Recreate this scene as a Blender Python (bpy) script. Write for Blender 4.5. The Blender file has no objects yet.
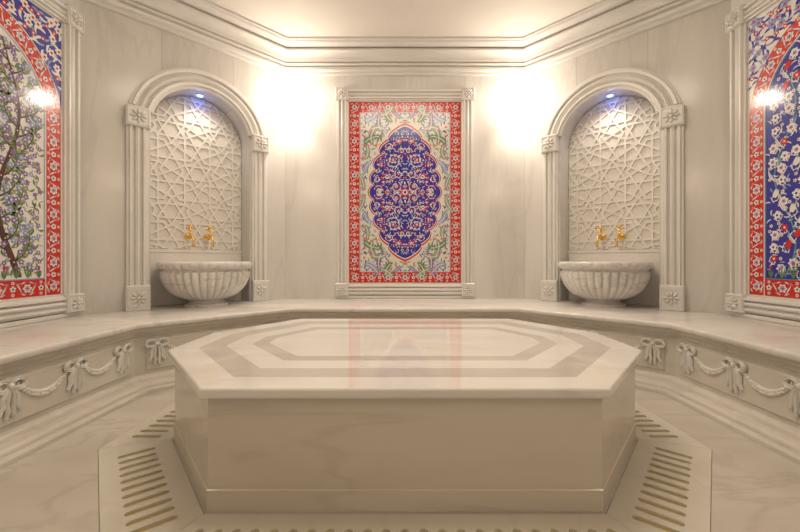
import bpy, math, random
from math import sin, cos, pi, sqrt, radians
from mathutils import Matrix, Vector
random.seed(7)
S=bpy.context.scene
COL=S.collection
HB=0.47      # bench top
EYE=0.9
CEIL=3.225

# ------------------------------------------------------------------ materials
def new_mat(name):
    m=bpy.data.materials.new(name); m.use_nodes=True
    nt=m.node_tree; b=nt.nodes['Principled BSDF']
    return m,nt,b
def plain(name,col,rough=0.3,metal=0.0,var=0.06,scale=25,emit=None,estr=0):
    m,nt,b=new_mat(name)
    tc=nt.nodes.new('ShaderNodeTexCoord'); n=nt.nodes.new('ShaderNodeTexNoise')
    n.inputs['Scale'].default_value=scale; n.inputs['Detail'].default_value=3
    nt.links.new(tc.outputs['Object'],n.inputs['Vector'])
    mx=nt.nodes.new('ShaderNodeMix'); mx.data_type='RGBA'
    mx.inputs[6].default_value=(*[c*(1-var) for c in col],1)
    mx.inputs[7].default_value=(*[min(1,c*(1+var)) for c in col],1)
    nt.links.new(n.outputs['Fac'],mx.inputs[0]); nt.links.new(mx.outputs[2],b.inputs['Base Color'])
    b.inputs['Roughness'].default_value=rough; b.inputs['Metallic'].default_value=metal
    if emit:
        b.inputs['Emission Color'].default_value=(*emit,1); b.inputs['Emission Strength'].default_value=estr
    return m
def marble(name,base,dark,vein,mscale=(1,1,1),rot=(0,0,0),rough=0.2,vamt=0.35,joint=None,vscale=1.6,spec=.5):
    m,nt,b=new_mat(name); L=nt.links.new; N=nt.nodes.new
    tc=N('ShaderNodeTexCoord'); mp=N('ShaderNodeMapping')
    mp.inputs['Scale'].default_value=mscale; mp.inputs['Rotation'].default_value=rot
    L(tc.outputs['Object'],mp.inputs['Vector'])
    vec=mp.outputs['Vector']
    tone=None
    if joint:
        axis,w,off,dk=joint
        sp=N('ShaderNodeSeparateXYZ'); L(tc.outputs['Object'],sp.inputs[0])
        a=N('ShaderNodeMath'); a.operation='MULTIPLY_ADD'; a.inputs[1].default_value=1/w; a.inputs[2].default_value=off
        L(sp.outputs[axis],a.inputs[0])
        fr=N('ShaderNodeMath'); fr.operation='FRACT'; L(a.outputs[0],fr.inputs[0])
        su=N('ShaderNodeMath'); su.operation='SUBTRACT'; su.inputs[1].default_value=.5; L(fr.outputs[0],su.inputs[0])
        ab=N('ShaderNodeMath'); ab.operation='ABSOLUTE'; L(su.outputs[0],ab.inputs[0])
        gt=N('ShaderNodeMath'); gt.operation='GREATER_THAN'; gt.inputs[1].default_value=.5-.0018/w; L(ab.outputs[0],gt.inputs[0])
        fl=N('ShaderNodeMath'); fl.operation='FLOOR'; L(a.outputs[0],fl.inputs[0])
        wn=N('ShaderNodeTexWhiteNoise'); wn.noise_dimensions='1D'; L(fl.outputs[0],wn.inputs['W'])
        ad=N('ShaderNodeVectorMath'); ad.operation='MULTIPLY_ADD'; ad.inputs[1].default_value=(7,7,7)
        L(wn.outputs['Color'],ad.inputs[0]); L(mp.outputs['Vector'],ad.inputs[2]); vec=ad.outputs[0]
        tone=(gt,wn,dk)
    n1=N('ShaderNodeTexNoise'); n1.inputs['Scale'].default_value=1.3; n1.inputs['Detail'].default_value=7
    n1.inputs['Distortion'].default_value=.35; L(vec,n1.inputs['Vector'])
    r1=N('ShaderNodeValToRGB'); r1.color_ramp.elements[0].position=.32; r1.color_ramp.elements[1].position=.60
    r1.color_ramp.elements[0].color=(*dark,1); r1.color_ramp.elements[1].color=(*base,1)
    L(n1.outputs['Fac'],r1.inputs[0])
    n2=N('ShaderNodeTexNoise'); n2.inputs['Scale'].default_value=vscale; n2.inputs['Detail'].default_value=5
    n2.inputs['Distortion'].default_value=.5; L(vec,n2.inputs['Vector'])
    s=N('ShaderNodeMath'); s.operation='SUBTRACT'; s.inputs[1].default_value=.5; L(n2.outputs['Fac'],s.inputs[0])
    ab2=N('ShaderNodeMath'); ab2.operation='ABSOLUTE'; L(s.outputs[0],ab2.inputs[0])
    mr=N('ShaderNodeMapRange'); mr.inputs['From Min'].default_value=0; mr.inputs['From Max'].default_value=.028
    mr.inputs['To Min'].default_value=vamt; mr.inputs['To Max'].default_value=0; L(ab2.outputs[0],mr.inputs['Value'])
    mx=N('ShaderNodeMix'); mx.data_type='RGBA'; mx.inputs[7].default_value=(*vein,1)
    L(mr.outputs['Result'],mx.inputs[0]); L(r1.outputs['Color'],mx.inputs[6])
    out=mx.outputs[2]
    if tone:
        gt,wn,dk=tone
        hv=N('ShaderNodeMapRange'); hv.inputs['To Min'].default_value=.95; hv.inputs['To Max'].default_value=1.02
        L(wn.outputs['Value'],hv.inputs['Value'])
        sc=N('ShaderNodeVectorMath'); sc.operation='SCALE'; L(out,sc.inputs[0]); L(hv.outputs['Result'],sc.inputs['Scale'])
        m2=N('ShaderNodeMix'); m2.data_type='RGBA'; m2.inputs[7].default_value=(*dk,1)
        L(gt.outputs[0],m2.inputs[0]); L(sc.outputs[0],m2.inputs[6]); out=m2.outputs[2]
    L(out,b.inputs['Base Color']); b.inputs['Roughness'].default_value=rough
    b.inputs['Specular IOR Level'].default_value=spec
    return m
M_wall=marble('wall_marble',(.74,.715,.685),(.62,.595,.565),(.49,.46,.43),(1.9,1.9,.32),(0,radians(5),0),.17,.22,(0,.62,.1,(.46,.425,.39)))
M_wallb=marble('back_wall_marble',(.76,.74,.71),(.65,.625,.595),(.50,.475,.45),(2.0,2.0,.30),(0,radians(-4),0),.17,.22,(0,.67,.0,(.48,.45,.42)))
M_trim=marble('trim_marble',(.81,.79,.76),(.75,.725,.69),(.62,.59,.56),(1,1,1),(0,0,0),.25,.08)
M_bench=marble('bench_marble',(.79,.765,.73),(.67,.64,.605),(.48,.45,.42),(.8,2.4,1),(0,0,.4),.10,.30)
M_face=marble('bench_face_marble',(.72,.68,.62),(.62,.58,.52),(.46,.42,.37),(1,1,2.5),(0,.2,0),.24,.2)
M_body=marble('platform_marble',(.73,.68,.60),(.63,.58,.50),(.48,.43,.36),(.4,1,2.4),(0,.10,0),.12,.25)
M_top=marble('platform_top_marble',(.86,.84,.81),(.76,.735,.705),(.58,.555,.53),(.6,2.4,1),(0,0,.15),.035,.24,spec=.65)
M_inlay=marble('grey_inlay_marble',(.63,.60,.56),(.55,.52,.48),(.41,.385,.35),(1.2,4,1),(0,0,.1),.04,.25,spec=.65)
M_floor=marble('floor_marble',(.65,.61,.55),(.52,.48,.42),(.38,.345,.30),(.7,2.0,1),(0,0,.7),.12,.3)
M_grate=marble('grate_marble',(.73,.69,.61),(.65,.61,.53),(.5,.46,.40),(1.2,1.2,1),(0,0,0),.18,.15)
M_basin=marble('basin_marble',(.80,.775,.745),(.66,.63,.60),(.38,.36,.34),(2,2,4),(.3,.2,.5),.15,.45,vscale=1.7)
M_carve=plain('carved_marble',(.84,.81,.76),.32,0,.03,8)
M_recess_shade=plain('shaded_recess_marble',(.80,.76,.70),.5,0,.05,8)  # same cream marble, recess shade put into a slightly darker colour
M_ceil=plain('ceiling_plaster',(.84,.80,.75),.7,0,.02,3)
M_trench=plain('drain_channel',(.62,.52,.22),.5,0,.15,12)
M_gold=plain('polished_brass',(.85,.55,.14),.2,1,.05,30)
M_glow=plain('lamp_glass',(1,.95,.85),.3,0,0,5,(1,.90,.74),20)
M_blue=plain('blue_lamp_glass',(.3,.4,1),.3,0,0,5,(.12,.26,1),12)
G=.13
T={'red':plain('glaze_red',(.60,.03,.018),G,0,.15,40),'blue':plain('glaze_blue',(.038,.038,.34),G,0,.2,40),
 'white':plain('glaze_white',(.80,.77,.72),G,0,.04,30),'green':plain('glaze_green',(.15,.25,.11),G,0,.2,40),
 'purple':plain('glaze_purple',(.23,.17,.38),G,0,.2,40),'turq':plain('glaze_turquoise',(.12,.32,.38),G,0,.15,40),
 'sky':plain('glaze_light_blue',(.30,.36,.62),G,0,.15,40),'brown':plain('glaze_brown',(.10,.05,.04),G,0,.15,40),
 'pale':plain('glaze_pale',(.74,.71,.64),G,0,.05,30),'grey':plain('glaze_greygreen',(.30,.35,.27),G,0,.15,40),
 'lime':plain('glaze_olive',(.33,.36,.12),G,0,.2,40)}
TK=list(T.keys())

# ------------------------------------------------------------------ mesh builder
class MB:
    def __init__(s): s.v=[];s.f=[];s.m=[];s.M=Matrix.Identity(4)
    def add(s,vs,fs,mi=0):
        o=len(s.v)
        for p in vs: s.v.append(tuple(s.M@Vector(p)))
        for f in fs: s.f.append([i+o for i in f]); s.m.append(mi)
    def box(s,x0,x1,y0,y1,z0,z1,mi=0,b=0.0):
        if b<=0:
            vs=[(x,y,z) for z in (z0,z1) for y in (y0,y1) for x in (x0,x1)]
            s.add(vs,[(0,2,3,1),(4,5,7,6),(0,1,5,4),(2,6,7,3),(0,4,6,2),(1,3,7,5)],mi)
        else:  # bevelled toward -y
            vs=[(x0,y1,z0),(x1,y1,z0),(x1,y1,z1),(x0,y1,z1),(x0,y0+b,z0),(x1,y0+b,z0),(x1,y0+b,z1),(x0,y0+b,z1),
                (x0+b,y0,z0+b),(x1-b,y0,z0+b),(x1-b,y0,z1-b),(x0+b,y0,z1-b)]
            fs=[(3,2,1,0)]
            for a in (0,4):
                for i in range(4):
                    j=(i+1)%4; fs.append((a+i,a+j,a+4+j,a+4+i))
            fs.append((8,9,10,11)); s.add(vs,fs,mi)
    def ell(s,c,r,mi=0,nu=12,nv=8,rot=None):
        vs=[];fs=[]
        R=rot or Matrix.Identity(3)
        for j in range(nv+1):
            t=pi*j/nv
            for i in range(nu):
                p=2*pi*i/nu
                q=R@Vector((r[0]*sin(t)*cos(p),r[1]*sin(t)*sin(p),r[2]*cos(t)))
                vs.append((c[0]+q.x,c[1]+q.y,c[2]+q.z))
        for j in range(nv):
            for i in range(nu):
                fs.append((j*nu+i,j*nu+(i+1)%nu,(j+1)*nu+(i+1)%nu,(j+1)*nu+i))
        s.add(vs,fs,mi)
    def tube(s,pts,rad,mi=0,n=10,caps=True):
        pts=[Vector(p) for p in pts]; vs=[];fs=[]
        if not hasattr(rad,'__len__'): rad=[rad]*len(pts)
        up=None
        for k,p in enumerate(pts):
            d=(pts[min(k+1,len(pts)-1)]-pts[max(k-1,0)]).normalized()
            if up is None:
                up=Vector((0,0,1)) if abs(d.z)<.9 else Vector((0,1,0))
            a=d.cross(up).normalized(); u=a.cross(d).normalized(); up=u
            for i in range(n):
                t=2*pi*i/n; q=p+a*(rad[k]*cos(t))+u*(rad[k]*sin(t)); vs.append(tuple(q))
        for k in range(len(pts)-1):
            for i in range(n): fs.append((k*n+i,k*n+(i+1)%n,(k+1)*n+(i+1)%n,(k+1)*n+i))
        if caps: fs.append(tuple(range(n))[::-1]); fs.append(tuple((len(pts)-1)*n+i for i in range(n)))
        s.add(vs,fs,mi)
    def lathe(s,prof,n=48,mi=0,mod=None,axis='z',c=(0,0,0)):
        vs=[];fs=[]
        for j,(r,z) in enumerate(prof):
            for i in range(n):
                t=2*pi*i/n; rr=r*(mod(t,j) if mod else 1)
                if axis=='z': vs.append((c[0]+rr*cos(t),c[1]+rr*sin(t),c[2]+z))
                else: vs.append((c[0]+rr*cos(t),c[1]+z,c[2]+rr*sin(t)))
        for j in range(len(prof)-1):
            for i in range(n): fs.append((j*n+i,j*n+(i+1)%n,(j+1)*n+(i+1)%n,(j+1)*n+i))
        fs.append(tuple(range(n))); fs.append(tuple((len(prof)-1)*n+i for i in range(n)))
        s.add(vs,fs,mi)
    def prismz(s,poly,z0,z1,mi=0):
        n=len(poly); vs=[(p[0],p[1],z0) for p in poly]+[(p[0],p[1],z1) for p in poly]
        fs=[tuple(range(n))[::-1],tuple(range(n,2*n))]+[(i,(i+1)%n,n+(i+1)%n,n+i) for i in range(n)]
        s.add(vs,fs,mi)
    def loft(s,rings,closed_ring=True,closed_sec=False,mi=0,caps=False):
        n=len(rings[0]); vs=[p for r in rings for p in r]; fs=[]; R=len(rings)
        for k in range(R if closed_sec else R-1):
            k2=(k+1)%R
            for i in range(n if closed_ring else n-1):
                j=(i+1)%n; fs.append((k*n+i,k*n+j,k2*n+j,k2*n+i))
        if caps and not closed_ring and closed_sec:
            fs.append(tuple(k*n for k in range(R))); fs.append(tuple(k*n+n-1 for k in range(R)))
        if caps and closed_ring and not closed_sec:
            fs.append(tuple(range(n))[::-1]); fs.append(tuple((R-1)*n+i for i in range(n)))
        s.add(vs,fs,mi)
    def mesh(s,name,mats,smooth=False,recalc=True):
        me=bpy.data.meshes.new(name); me.from_pydata(s.v,[],s.f)
        for m in mats: me.materials.append(m)
        me.polygons.foreach_set('material_index',s.m)
        if recalc:
            import bmesh
            bm=bmesh.new(); bm.from_mesh(me)
            bmesh.ops.recalc_face_normals(bm,faces=bm.faces); bm.to_mesh(me); bm.free()
        if smooth:
            me.polygons.foreach_set('use_smooth',[True]*len(me.polygons))
            try: me.set_sharp_from_angle(angle=radians(42))
            except Exception: pass
        me.update(); return me
def obj(name,me,parent=None,loc=(0,0,0),rz=0,label=None,cat=None,kind=None,group=None,scale=None):
    o=bpy.data.objects.new(name,me); COL.objects.link(o)
    o.location=loc; o.rotation_euler=(0,0,rz)
    if scale: o.scale=(scale,scale,scale)
    if parent: o.parent=parent
    for k,v in (('label',label),('category',cat),('kind',kind),('group',group)):
        if v: o[k]=v
    return o
def empty(name,loc,rz,label,cat,group=None):
    o=obj(name,None,None,loc,rz,label,cat,None,group); o.empty_display_size=.1; return o
def dup(root,name,loc,rz,label=None):
    o=root.copy(); o.name=name; COL.objects.link(o); o.location=loc; o.rotation_euler=(0,0,rz)
    if label: o['label']=label
    for c in list(root.children):
        q=c.copy(); q.parent=o; COL.objects.link(q)
        for g in list(c.children):
            h=g.copy(); h.parent=q; COL.objects.link(h)
    return o
def offset_closed(P,o):
    n=len(P); out=[]
    for i in range(n):
        a,b,c=Vector(P[i-1]),Vector(P[i]),Vector(P[(i+1)%n])
        d1=(b-a).normalized(); d2=(c-b).normalized()
        n1=Vector((d1.y,-d1.x)); n2=Vector((d2.y,-d2.x)); m=(n1+n2)
        k=m.dot(n1)
        m=m/k if k>.15 else n1
        out.append(tuple(b+m*o))
    return out
def offset_open(P,o): # positive = to the left of travel
    n=len(P); out=[]
    for i in range(n):
        b=Vector(P[i])
        d1=(b-Vector(P[i-1])).normalized() if i>0 else None
        d2=(Vector(P[i+1])-b).normalized() if i<n-1 else None
        if d1 is None: d1=d2
        if d2 is None: d2=d1
        n1=Vector((-d1.y,d1.x)); n2=Vector((-d2.y,d2.x)); m=(n1+n2); m=m/m.dot(n1)
        out.append(tuple(b+m*o))
    return out

# ------------------------------------------------------------------ room shell
YF=-.55
WX=2.57; WD=2.94; BX=1.34; BD=4.17
room=[(-WX,YF),(-WX,WD),(-BX,BD),(BX,BD),(WX,WD),(WX,YF)]
LD=sqrt(2)*(WX-BX)
NC=.908   # niche centre along diagonal from side corner
NW=.435; NSP=2.09; ND=.22
def wall_plain(name,L,loc,rz,mat):
    b=MB(); b.add([(0,0,-.06),(L,0,-.06),(L,0,CEIL),(0,0,CEIL),(0,.12,-.06),(L,.12,-.06),(L,.12,CEIL),(0,.12,CEIL)],
      [(0,1,2,3),(7,6,5,4),(0,4,5,1),(3,2,6,7),(0,3,7,4),(1,5,6,2)])
    return obj(name,b.mesh(name,[mat]),None,loc,rz,kind='structure')
wall_plain('wall_left',WD-YF,(-WX,YF,0),pi/2,M_wall)
wall_plain('wall_right',WD-YF,(WX,WD,0),-pi/2,M_wall)
wall_plain('wall_back',2*BX,(-BX,BD,0),0,M_wallb)
wall_plain('wall_front',2*WX,(WX,YF,0),pi,M_wall)
def wall_niche_mesh(c):
    b=MB(); z0=-.06
    b.add([(0,0,z0),(c-NW,0,z0),(c-NW,0,CEIL),(0,0,CEIL)],[(0,1,2,3)])
    b.add([(c+NW,0,z0),(LD,0,z0),(LD,0,CEIL),(c+NW,0,CEIL)],[(0,1,2,3)])
    b.add([(c-NW,0,z0),(c+NW,0,z0),(c+NW,0,HB),(c-NW,0,HB)],[(0,1,2,3)])
    n=40; arc=[(c-NW*cos(pi*i/n),NSP+NW*sin(pi*i/n)) for i in range(n+1)]
    for i in range(n):
        a,d=arc[i],arc[i+1]
        b.add([(a[0],0,a[1]),(d[0],0,d[1]),(d[0],0,CEIL),(a[0],0,CEIL)],[(0,1,2,3)])
    prof=[(c-NW,HB)]+arc+[(c+NW,HB)]
    b.loft([[(p[0],0,p[1]) for p in prof],[(p[0],ND,p[1]) for p in prof]],closed_ring=True)
    b.add([(p[0],ND,p[1]) for p in prof],[tuple(range(len(prof)))])
    return b.mesh('wall_niche',[M_wall],recalc=False)
obj('wall_back_left',wall_niche_mesh(NC),None,(-WX,WD,0),pi/4,kind='structure')
obj('wall_back_right',wall_niche_mesh(LD-NC),None,(BX,BD,0),-pi/4,kind='structure')
b=MB(); b.prismz([(p[0],p[1]) for p in offset_open(room,.1)],CEIL,CEIL+.1); obj('ceiling',b.mesh('ceiling',[M_ceil]),kind='structure')
# crown
prof=[(0,2.955),(.03,2.955),(.035,2.96),(.035,2.985),(.065,2.99),(.07,2.996),(.07,3.018),(.05,3.022),(.05,3.038)]
for i in range(7):
    t=pi*i/6; prof.append((.062+.022*sin(t),3.055-.014*cos(t)))
prof+=[(.075,3.074)]
for i in range(9):
    t=pi/2*i/8; prof.append((.085+.075*(1-cos(t)),3.078+.065*sin(t)))
prof+=[(.185,3.145),(.185,3.162),(.160,3.166),(.160,3.176)]
for i in range(5):
    t=pi/2*i/4; prof.append((.215+.055*sin(t)-.0,3.180+.022*(1-cos(t))))
prof+=[(.285,3.206),(.285,CEIL),(0,CEIL)]
rings=[]
for o,z in prof: rings.append([(x,y,z) for x,y in offset_open(room,-o)])
b=MB(); b.loft(rings,closed_ring=False,closed_sec=True,caps=True)
obj('trim_1',b.mesh('crown',[M_trim],smooth=True),kind='structure',label='stepped marble crown moulding')

# platform outline
TP=[(-.72,1.305),(.72,1.305),(1.19,1.87),(1.19,2.31),(.80,2.877),(-.80,2.877),(-1.19,2.31),(-1.19,1.87)]
BP=offset_closed(TP,-.03)
RO=offset_closed(BP,.300); RI=offset_closed(BP,.012)
fo=[(-1.0,YF-.06),(1.0,YF-.06),(WX+.05,.6),(WX+.05,WD),(BX,BD+.05),(-BX,BD+.05),(-WX-.05,WD),(-WX-.05,.6)]
b=MB()
r=lambda P,z:[(p[0],p[1],z) for p in P]
DT=-.0105
b.loft([r(fo,0),r(RO,0),r(RO,DT)]); 
b.add([(-1,YF-.06,0),(-WX-.05,YF-.06,0),(-WX-.05,.6,0)],[(0,1,2)]); b.add([(1,YF-.06,0),(WX+.05,YF-.06,0),(WX+.05,.6,0)],[(0,1,2)])
b.loft([r(RO,DT),r(RI,DT)],mi=1); b.loft([r(RI,DT),r(RI,0)]); b.add(r(RI,0),[tuple(range(8))])
obj('floor',b.mesh('floor',[M_floor,M_trench],recalc=False),kind='structure')

# drain grates
GI=offset_closed(BP,.014); GO=offset_closed(BP,.298)
GW=.284
for i in range(8):
    j=(i+1)%8
    a=Vector(GI[i]); c=Vector(GI[j]); d=(c-a).normalized(); Ln=(c-a).length
    e0=(Vector(GO[i])-a).dot(-d)/GW; e1=(Vector(GO[j])-c).dot(d)/GW
    g=.0008
    x0=lambda v:-e0*v+g; x1=lambda v:Ln+e1*v-g
    b=MB(); z0,z1=-.010,.0
    va,vb=.072,.218
    def quad(p): b.prismz(p,z0,z1)
    quad([(x0(0),0),(x1(0),0),(x1(va),-va),(x0(va),-va)][::-1])
    quad([(x0(vb),-vb),(x1(vb),-vb),(x1(GW),-GW),(x0(GW),-GW)][::-1])
    lo=x0(va)+.02; hi=x1(va)-.02; pitch=.062; sl=.029
    n=max(2,int((hi-lo)/pitch)); st=(lo+hi)/2-(n-1)*pitch/2
    hr=sl/2
    def arc(xc,side):
        P=[]
        for k in range(5):
            t=pi/2*k/4; P.append((xc+side*hr*sin(t),-(va+hr)+hr*cos(t)))
        for k in range(5):
            t=pi/2*k/4; P.append((xc+side*hr*cos(t),-(vb-hr)-hr*sin(t)))
        return P
    for k in range(n+1):
        if k==0: P=[(x0(vb),-vb),(x0(va),-va)]+arc(st,-1)
        elif k==n: P=[(x1(va),-va),(x1(vb),-vb)]+arc(st+(n-1)*pitch,1)[::-1]
        else:
            P=arc(st+(k-1)*pitch,1)[::-1]+arc(st+k*pitch,-1)
        quad(P)
    obj('drain_grate',b.mesh('drain_grate',[M_grate]),None,(a.x,a.y,.0005),math.atan2(d.y,d.x),
        'cream marble drain grate with rows of narrow slots','drain grate',None,'marble drain grates around the platform')

# ------------------------------------------------------------------ platform
pl=empty('heated_marble_platform',(0,2.09,0),0,'large octagonal polished cream marble massage platform with grey inlay bands','massage platform')
def P0(P): return [(p[0],p[1]-2.09) for p in P]
b=MB(); Q=P0(TP)
def rr(o,z): return [(p[0],p[1],z) for p in offset_closed(Q,o)]
b.loft([rr(-.05,.407),rr(-.03,.407),rr(-.02,.409),rr(-.004,.414),rr(0,.422),rr(0,.441),rr(-.002,.446),rr(-.006,.449),rr(-.13,.449)],mi=0)
b.loft([rr(-.13,.449),rr(-.25,.449)],mi=1); b.loft([rr(-.25,.449),rr(-.37,.449)],mi=0)
b.loft([rr(-.37,.449),rr(-.45,.449)],mi=1); b.add(rr(-.45,.449),[tuple(range(8))],0); b.add(rr(-.05,.407),[tuple(range(8))[::-1]],0)
obj('platform_top',b.mesh('platform_top',[M_top,M_inlay]),pl,label='polished marble top with concentric grey octagonal inlays')
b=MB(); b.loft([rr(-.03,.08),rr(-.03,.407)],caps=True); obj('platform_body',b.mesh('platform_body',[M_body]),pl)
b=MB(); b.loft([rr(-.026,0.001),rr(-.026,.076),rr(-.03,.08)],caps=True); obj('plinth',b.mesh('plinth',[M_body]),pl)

# ------------------------------------------------------------------ bench
be=empty('marble_bench',(0,BD-.4,0),0,'continuous cream marble wall bench with carved garland front','bench')
oy=BD-.4
YB=YF+.012
BI=[(-1.80,YB),(-1.80,2.54),(-1.0,3.34),(1.0,3.34),(1.80,2.54),(1.80,YB)]
roomb=[(-WX,YB)]+room[1:5]+[(WX,YB)]
def bl(o,z): return [(x,y-oy,z) for x,y in offset_open(BI,o)]
wl=lambda z:[(x,y-oy,z) for x,y in offset_open(roomb,-.001)]
b=MB(); b.loft([wl(HB),bl(.012,HB),bl(.004,HB-.004),bl(0,HB-.012),bl(0,HB-.030),bl(.004,HB-.038),bl(.014,HB-.042),bl(.03,HB-.042),wl(HB-.042)],closed_ring=False,closed_sec=True,caps=True)
obj('bench_top',b.mesh('bench_top',[M_bench],smooth=True),be)
b=MB(); b.loft([wl(HB-.042),bl(.028,HB-.042),bl(.028,HB-.055),bl(.036,HB-.066),bl(.050,HB-.078),bl(.050,HB-.086),bl(.044,HB-.092),bl(.050,HB-.100),bl(.06,HB-.105),bl(.06,.09),wl(.09)],closed_ring=False,closed_sec=True,caps=True)
obj('bench_front',b.mesh('bench_front',[M_face],smooth=True),be)
b=MB(); b.loft([wl(.10),bl(.055,.10),bl(.035,.093),bl(.028,.082),bl(.022,.064),bl(-.01,.060),bl(-.022,.054),bl(-.030,.042),bl(-.032,.028),bl(-.058,.024),bl(-.064,.020),bl(-.066,.001),wl(.001)],closed_ring=False,closed_sec=True,caps=True)
obj('bench_plinth',b.mesh('bench_plinth',[M_face],smooth=True),be)
# carved garland parts
def ribbon(b,pts,wd,th=.004):
    rings=[]
    for k,p in enumerate(pts):
        a=Vector(pts[max(k-1,0)]); c=Vector(pts[min(k+1,len(pts)-1)]); d=(c-a); d=Vector((d.x,0,d.z)).normalized()
        nn=Vector((-d.z,0,d.x)); w=wd[k] if hasattr(wd,'__len__') else wd
        P=Vector(p)
        q=[P+nn*w,P+nn*w*.5+Vector((0,-th*1.6,0)),P+Vector((0,-th*.6,0)),P-nn*w*.5+Vector((0,-th*1.6,0)),P-nn*w,P-nn*w+Vector((0,th,0)),P+nn*w+Vector((0,th,0))]
        rings.append([tuple(v) for v in q])
    b.loft(rings,closed_ring=True,caps=True)
def bow_mesh():
    b=MB()
    for s in (-1,1):
        pts=[];w=[]
        for i in range(13):
            t=i/12
            pts.append((s*(.034+.028*-cos(2*pi*t)) ,-.014-.006*sin(pi*t),.022+.021*sin(2*pi*t)*(-1))); w.append(.006+.0035*sin(pi*t))
        ribbon(b,pts,w)
        ribbon(b,[(s*.004,-.014,.012),(s*.020,-.019,-.004),(s*.031,-.016,-.030),(s*.030,-.018,-.060),(s*.043,-.014,-.092)],[.005,.009,.012,.012,.010])
        ribbon(b,[(s*.002,-.016,.010),(s*.010,-.021,-.018),(s*.013,-.018,-.055),(s*.010,-.019,-.085),(s*.017,-.015,-.115)],[.004,.008,.009,.010,.007])
    b.ell((0,-.020,.018),(.012,.010,.014),nu=12,nv=8)
    return b.mesh('bow',[M_trim],smooth=True)
def garland_mesh(span,sag):
    b=MB(); n=19
    for i in range(n):
        t=(i+.5)/n; x=(t-.5)*(span-.07); z=-sag*(1-(2*t-1)**2)+.005
        w=.008+.010*sin(pi*t)
        dz=sag*4*(2*t-1)*1.0
        a=-math.atan(dz/span)
        for s in (-1,1):
            R=Matrix.Rotation(a+s*.55*(1 if t<.5 else -1),3,'Y')
            b.ell((x,-.012,z+s*w*.45),(.013,.75*w,w*.62),nu=8,nv=6,rot=R)
        if i%3==1: b.ell((x,-.012-w*.6,z),(.006,.006,.006),nu=6,nv=4)
    return b.mesh('garland',[M_trim],smooth=True)
BM=bow_mesh(); GM=garland_mesh(.35,.085); GM2=garland_mesh(.42,.09)
fx=1.86
for sx in (-1,1):
    for y in (2.44,2.09,1.74,1.39,1.04):
        obj('bow',BM,be,(sx*fx,y-oy,.29),-sx*pi/2,scale=1.12)
        if y>1.1:
            obj('garland',GM,be,(sx*fx,y-.175-oy,.305),-sx*pi/2)
    L=MB(); L.box(-.85,.85,-.010,0,.125,.345,b=.009)
    obj('raised_panel',L.mesh('raised_panel',[M_face]),be,(sx*(fx-.0002),1.66-oy,0),-sx*pi/2)
    fc=offset_open(BI,.06); A=Vector(fc[1]); B_=Vector(fc[2]); d=(B_-A).normalized()
    for s in (.13,.56,.99):
        p=A+d*s; obj('bow',BM,be,(-sx*p.x if sx>0 else p.x,p.y-oy,.29),-sx*pi/4,scale=1.1)
    for s in (.345,.775):
        p=A+d*s; obj('garland',GM2,be,(-sx*p.x if sx>0 else p.x,p.y-oy,.305),-sx*pi/4)
    p=A+d*.56; L=MB(); L.box(-.50,.50,-.010,0,.125,.345,b=.009)
    obj('raised_panel',L.mesh('raised_panel',[M_face]),be,(-sx*p.x if sx>0 else p.x,p.y-oy,0),-sx*pi/4)

# ------------------------------------------------------------------ rosette block
def rosette_mesh(a,t,h=None,name='rosette_block'):
    b=MB(); h=h or a
    b.box(-a/2,a/2,-t,0,-h/2,h/2,b=.006)
    q=a*.44;
    b.M=Matrix.Translation((0,-t,0))
    for (x0,x1,z0,z1) in ((-q,q,q-.006,q),(-q,q,-q,-q+.006),(-q,-q+.006,-q,q),(q-.006,q,-q,q)):
        b.box(x0,x1,-.006,0,z0,z1)
    for i in range(8):
        t2=2*pi*i/8; R=Matrix.Rotation(-t2,3,'Y')
        c=a*.22; b.ell((c*cos(t2),-.004,c*sin(t2)),(a*.145,.016,a*.068),rot=R,nu=10,nv=6)
    b.ell((0,-.008,0),(a*.09,.018,a*.09))
    return b.mesh(name,[M_trim],smooth=True)
def mould_prof(w,t):
    u=w/2
    return [(-u,0),(-u,-t*.55),(-u+.1*w,-t*.6),(-u+.14*w,-t),(-u+.26*w,-t),(-u+.30*w,-t*.55),(-u+.36*w,-t*.45),(-u+.40*w,-t*.8),
            (0,-t*.98),(u-.40*w,-t*.8),(u-.36*w,-t*.45),(u-.30*w,-t*.55),(u-.26*w,-t),(u-.14*w,-t),(u-.1*w,-t*.6),(u,-t*.55),(u,0)]
def strip_mesh(w,t,L,horiz=False,name='moulding'):
    b=MB(); pr=mould_prof(w,t)
    if horiz: rings=[[(0,y,x) for x,y in pr],[(L,y,x) for x,y in pr]]
    else: rings=[[(x,y,0) for x,y in pr],[(x,y,L) for x,y in pr]]
    b.loft(rings,closed_ring=True,caps=True); return b.mesh(name,[M_trim])

# ------------------------------------------------------------------ niche surround + carved panel
ni=empty('carved_wall_niche',(0,0,0),0,'arched marble wall niche with fluted pilasters and star-carved back','wall niche','arched wash niches')
z=lambda v:v-HB
RIN=.425; ROUT=.61; pw=ROUT-.452; pc=(.452+ROUT)/2
nlocL=Vector((-WX+NC/sqrt(2),WD+NC/sqrt(2),HB)); nlocR=Vector((-nlocL.x,nlocL.y,HB))
SB=.172; base_h=.215
CAPB=rosette_mesh(SB,.07); BASB=rosette_mesh(SB,.07,base_h)
for s in (-1,1):
    zs=z(HB+base_h); ze=z(NSP+.03-SB/2)
    obj('pilaster',strip_mesh(pw,.05,ze-zs,name='pilaster'),ni,(s*pc,0,zs),label='fluted marble pilaster shaft')
    obj('rosette_block',BASB,ni,(s*pc,0,base_h/2+.0005),label='square rosette base block')
    obj('rosette_block',CAPB,ni,(s*pc,0,z(NSP+.03)),label='square rosette capital block')
b=MB(); pr=mould_prof(ROUT-RIN,.055); rm=(ROUT+RIN)/2; n=56; rings=[]
a0=math.asin((.03+SB/2)/rm)*.98
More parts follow.
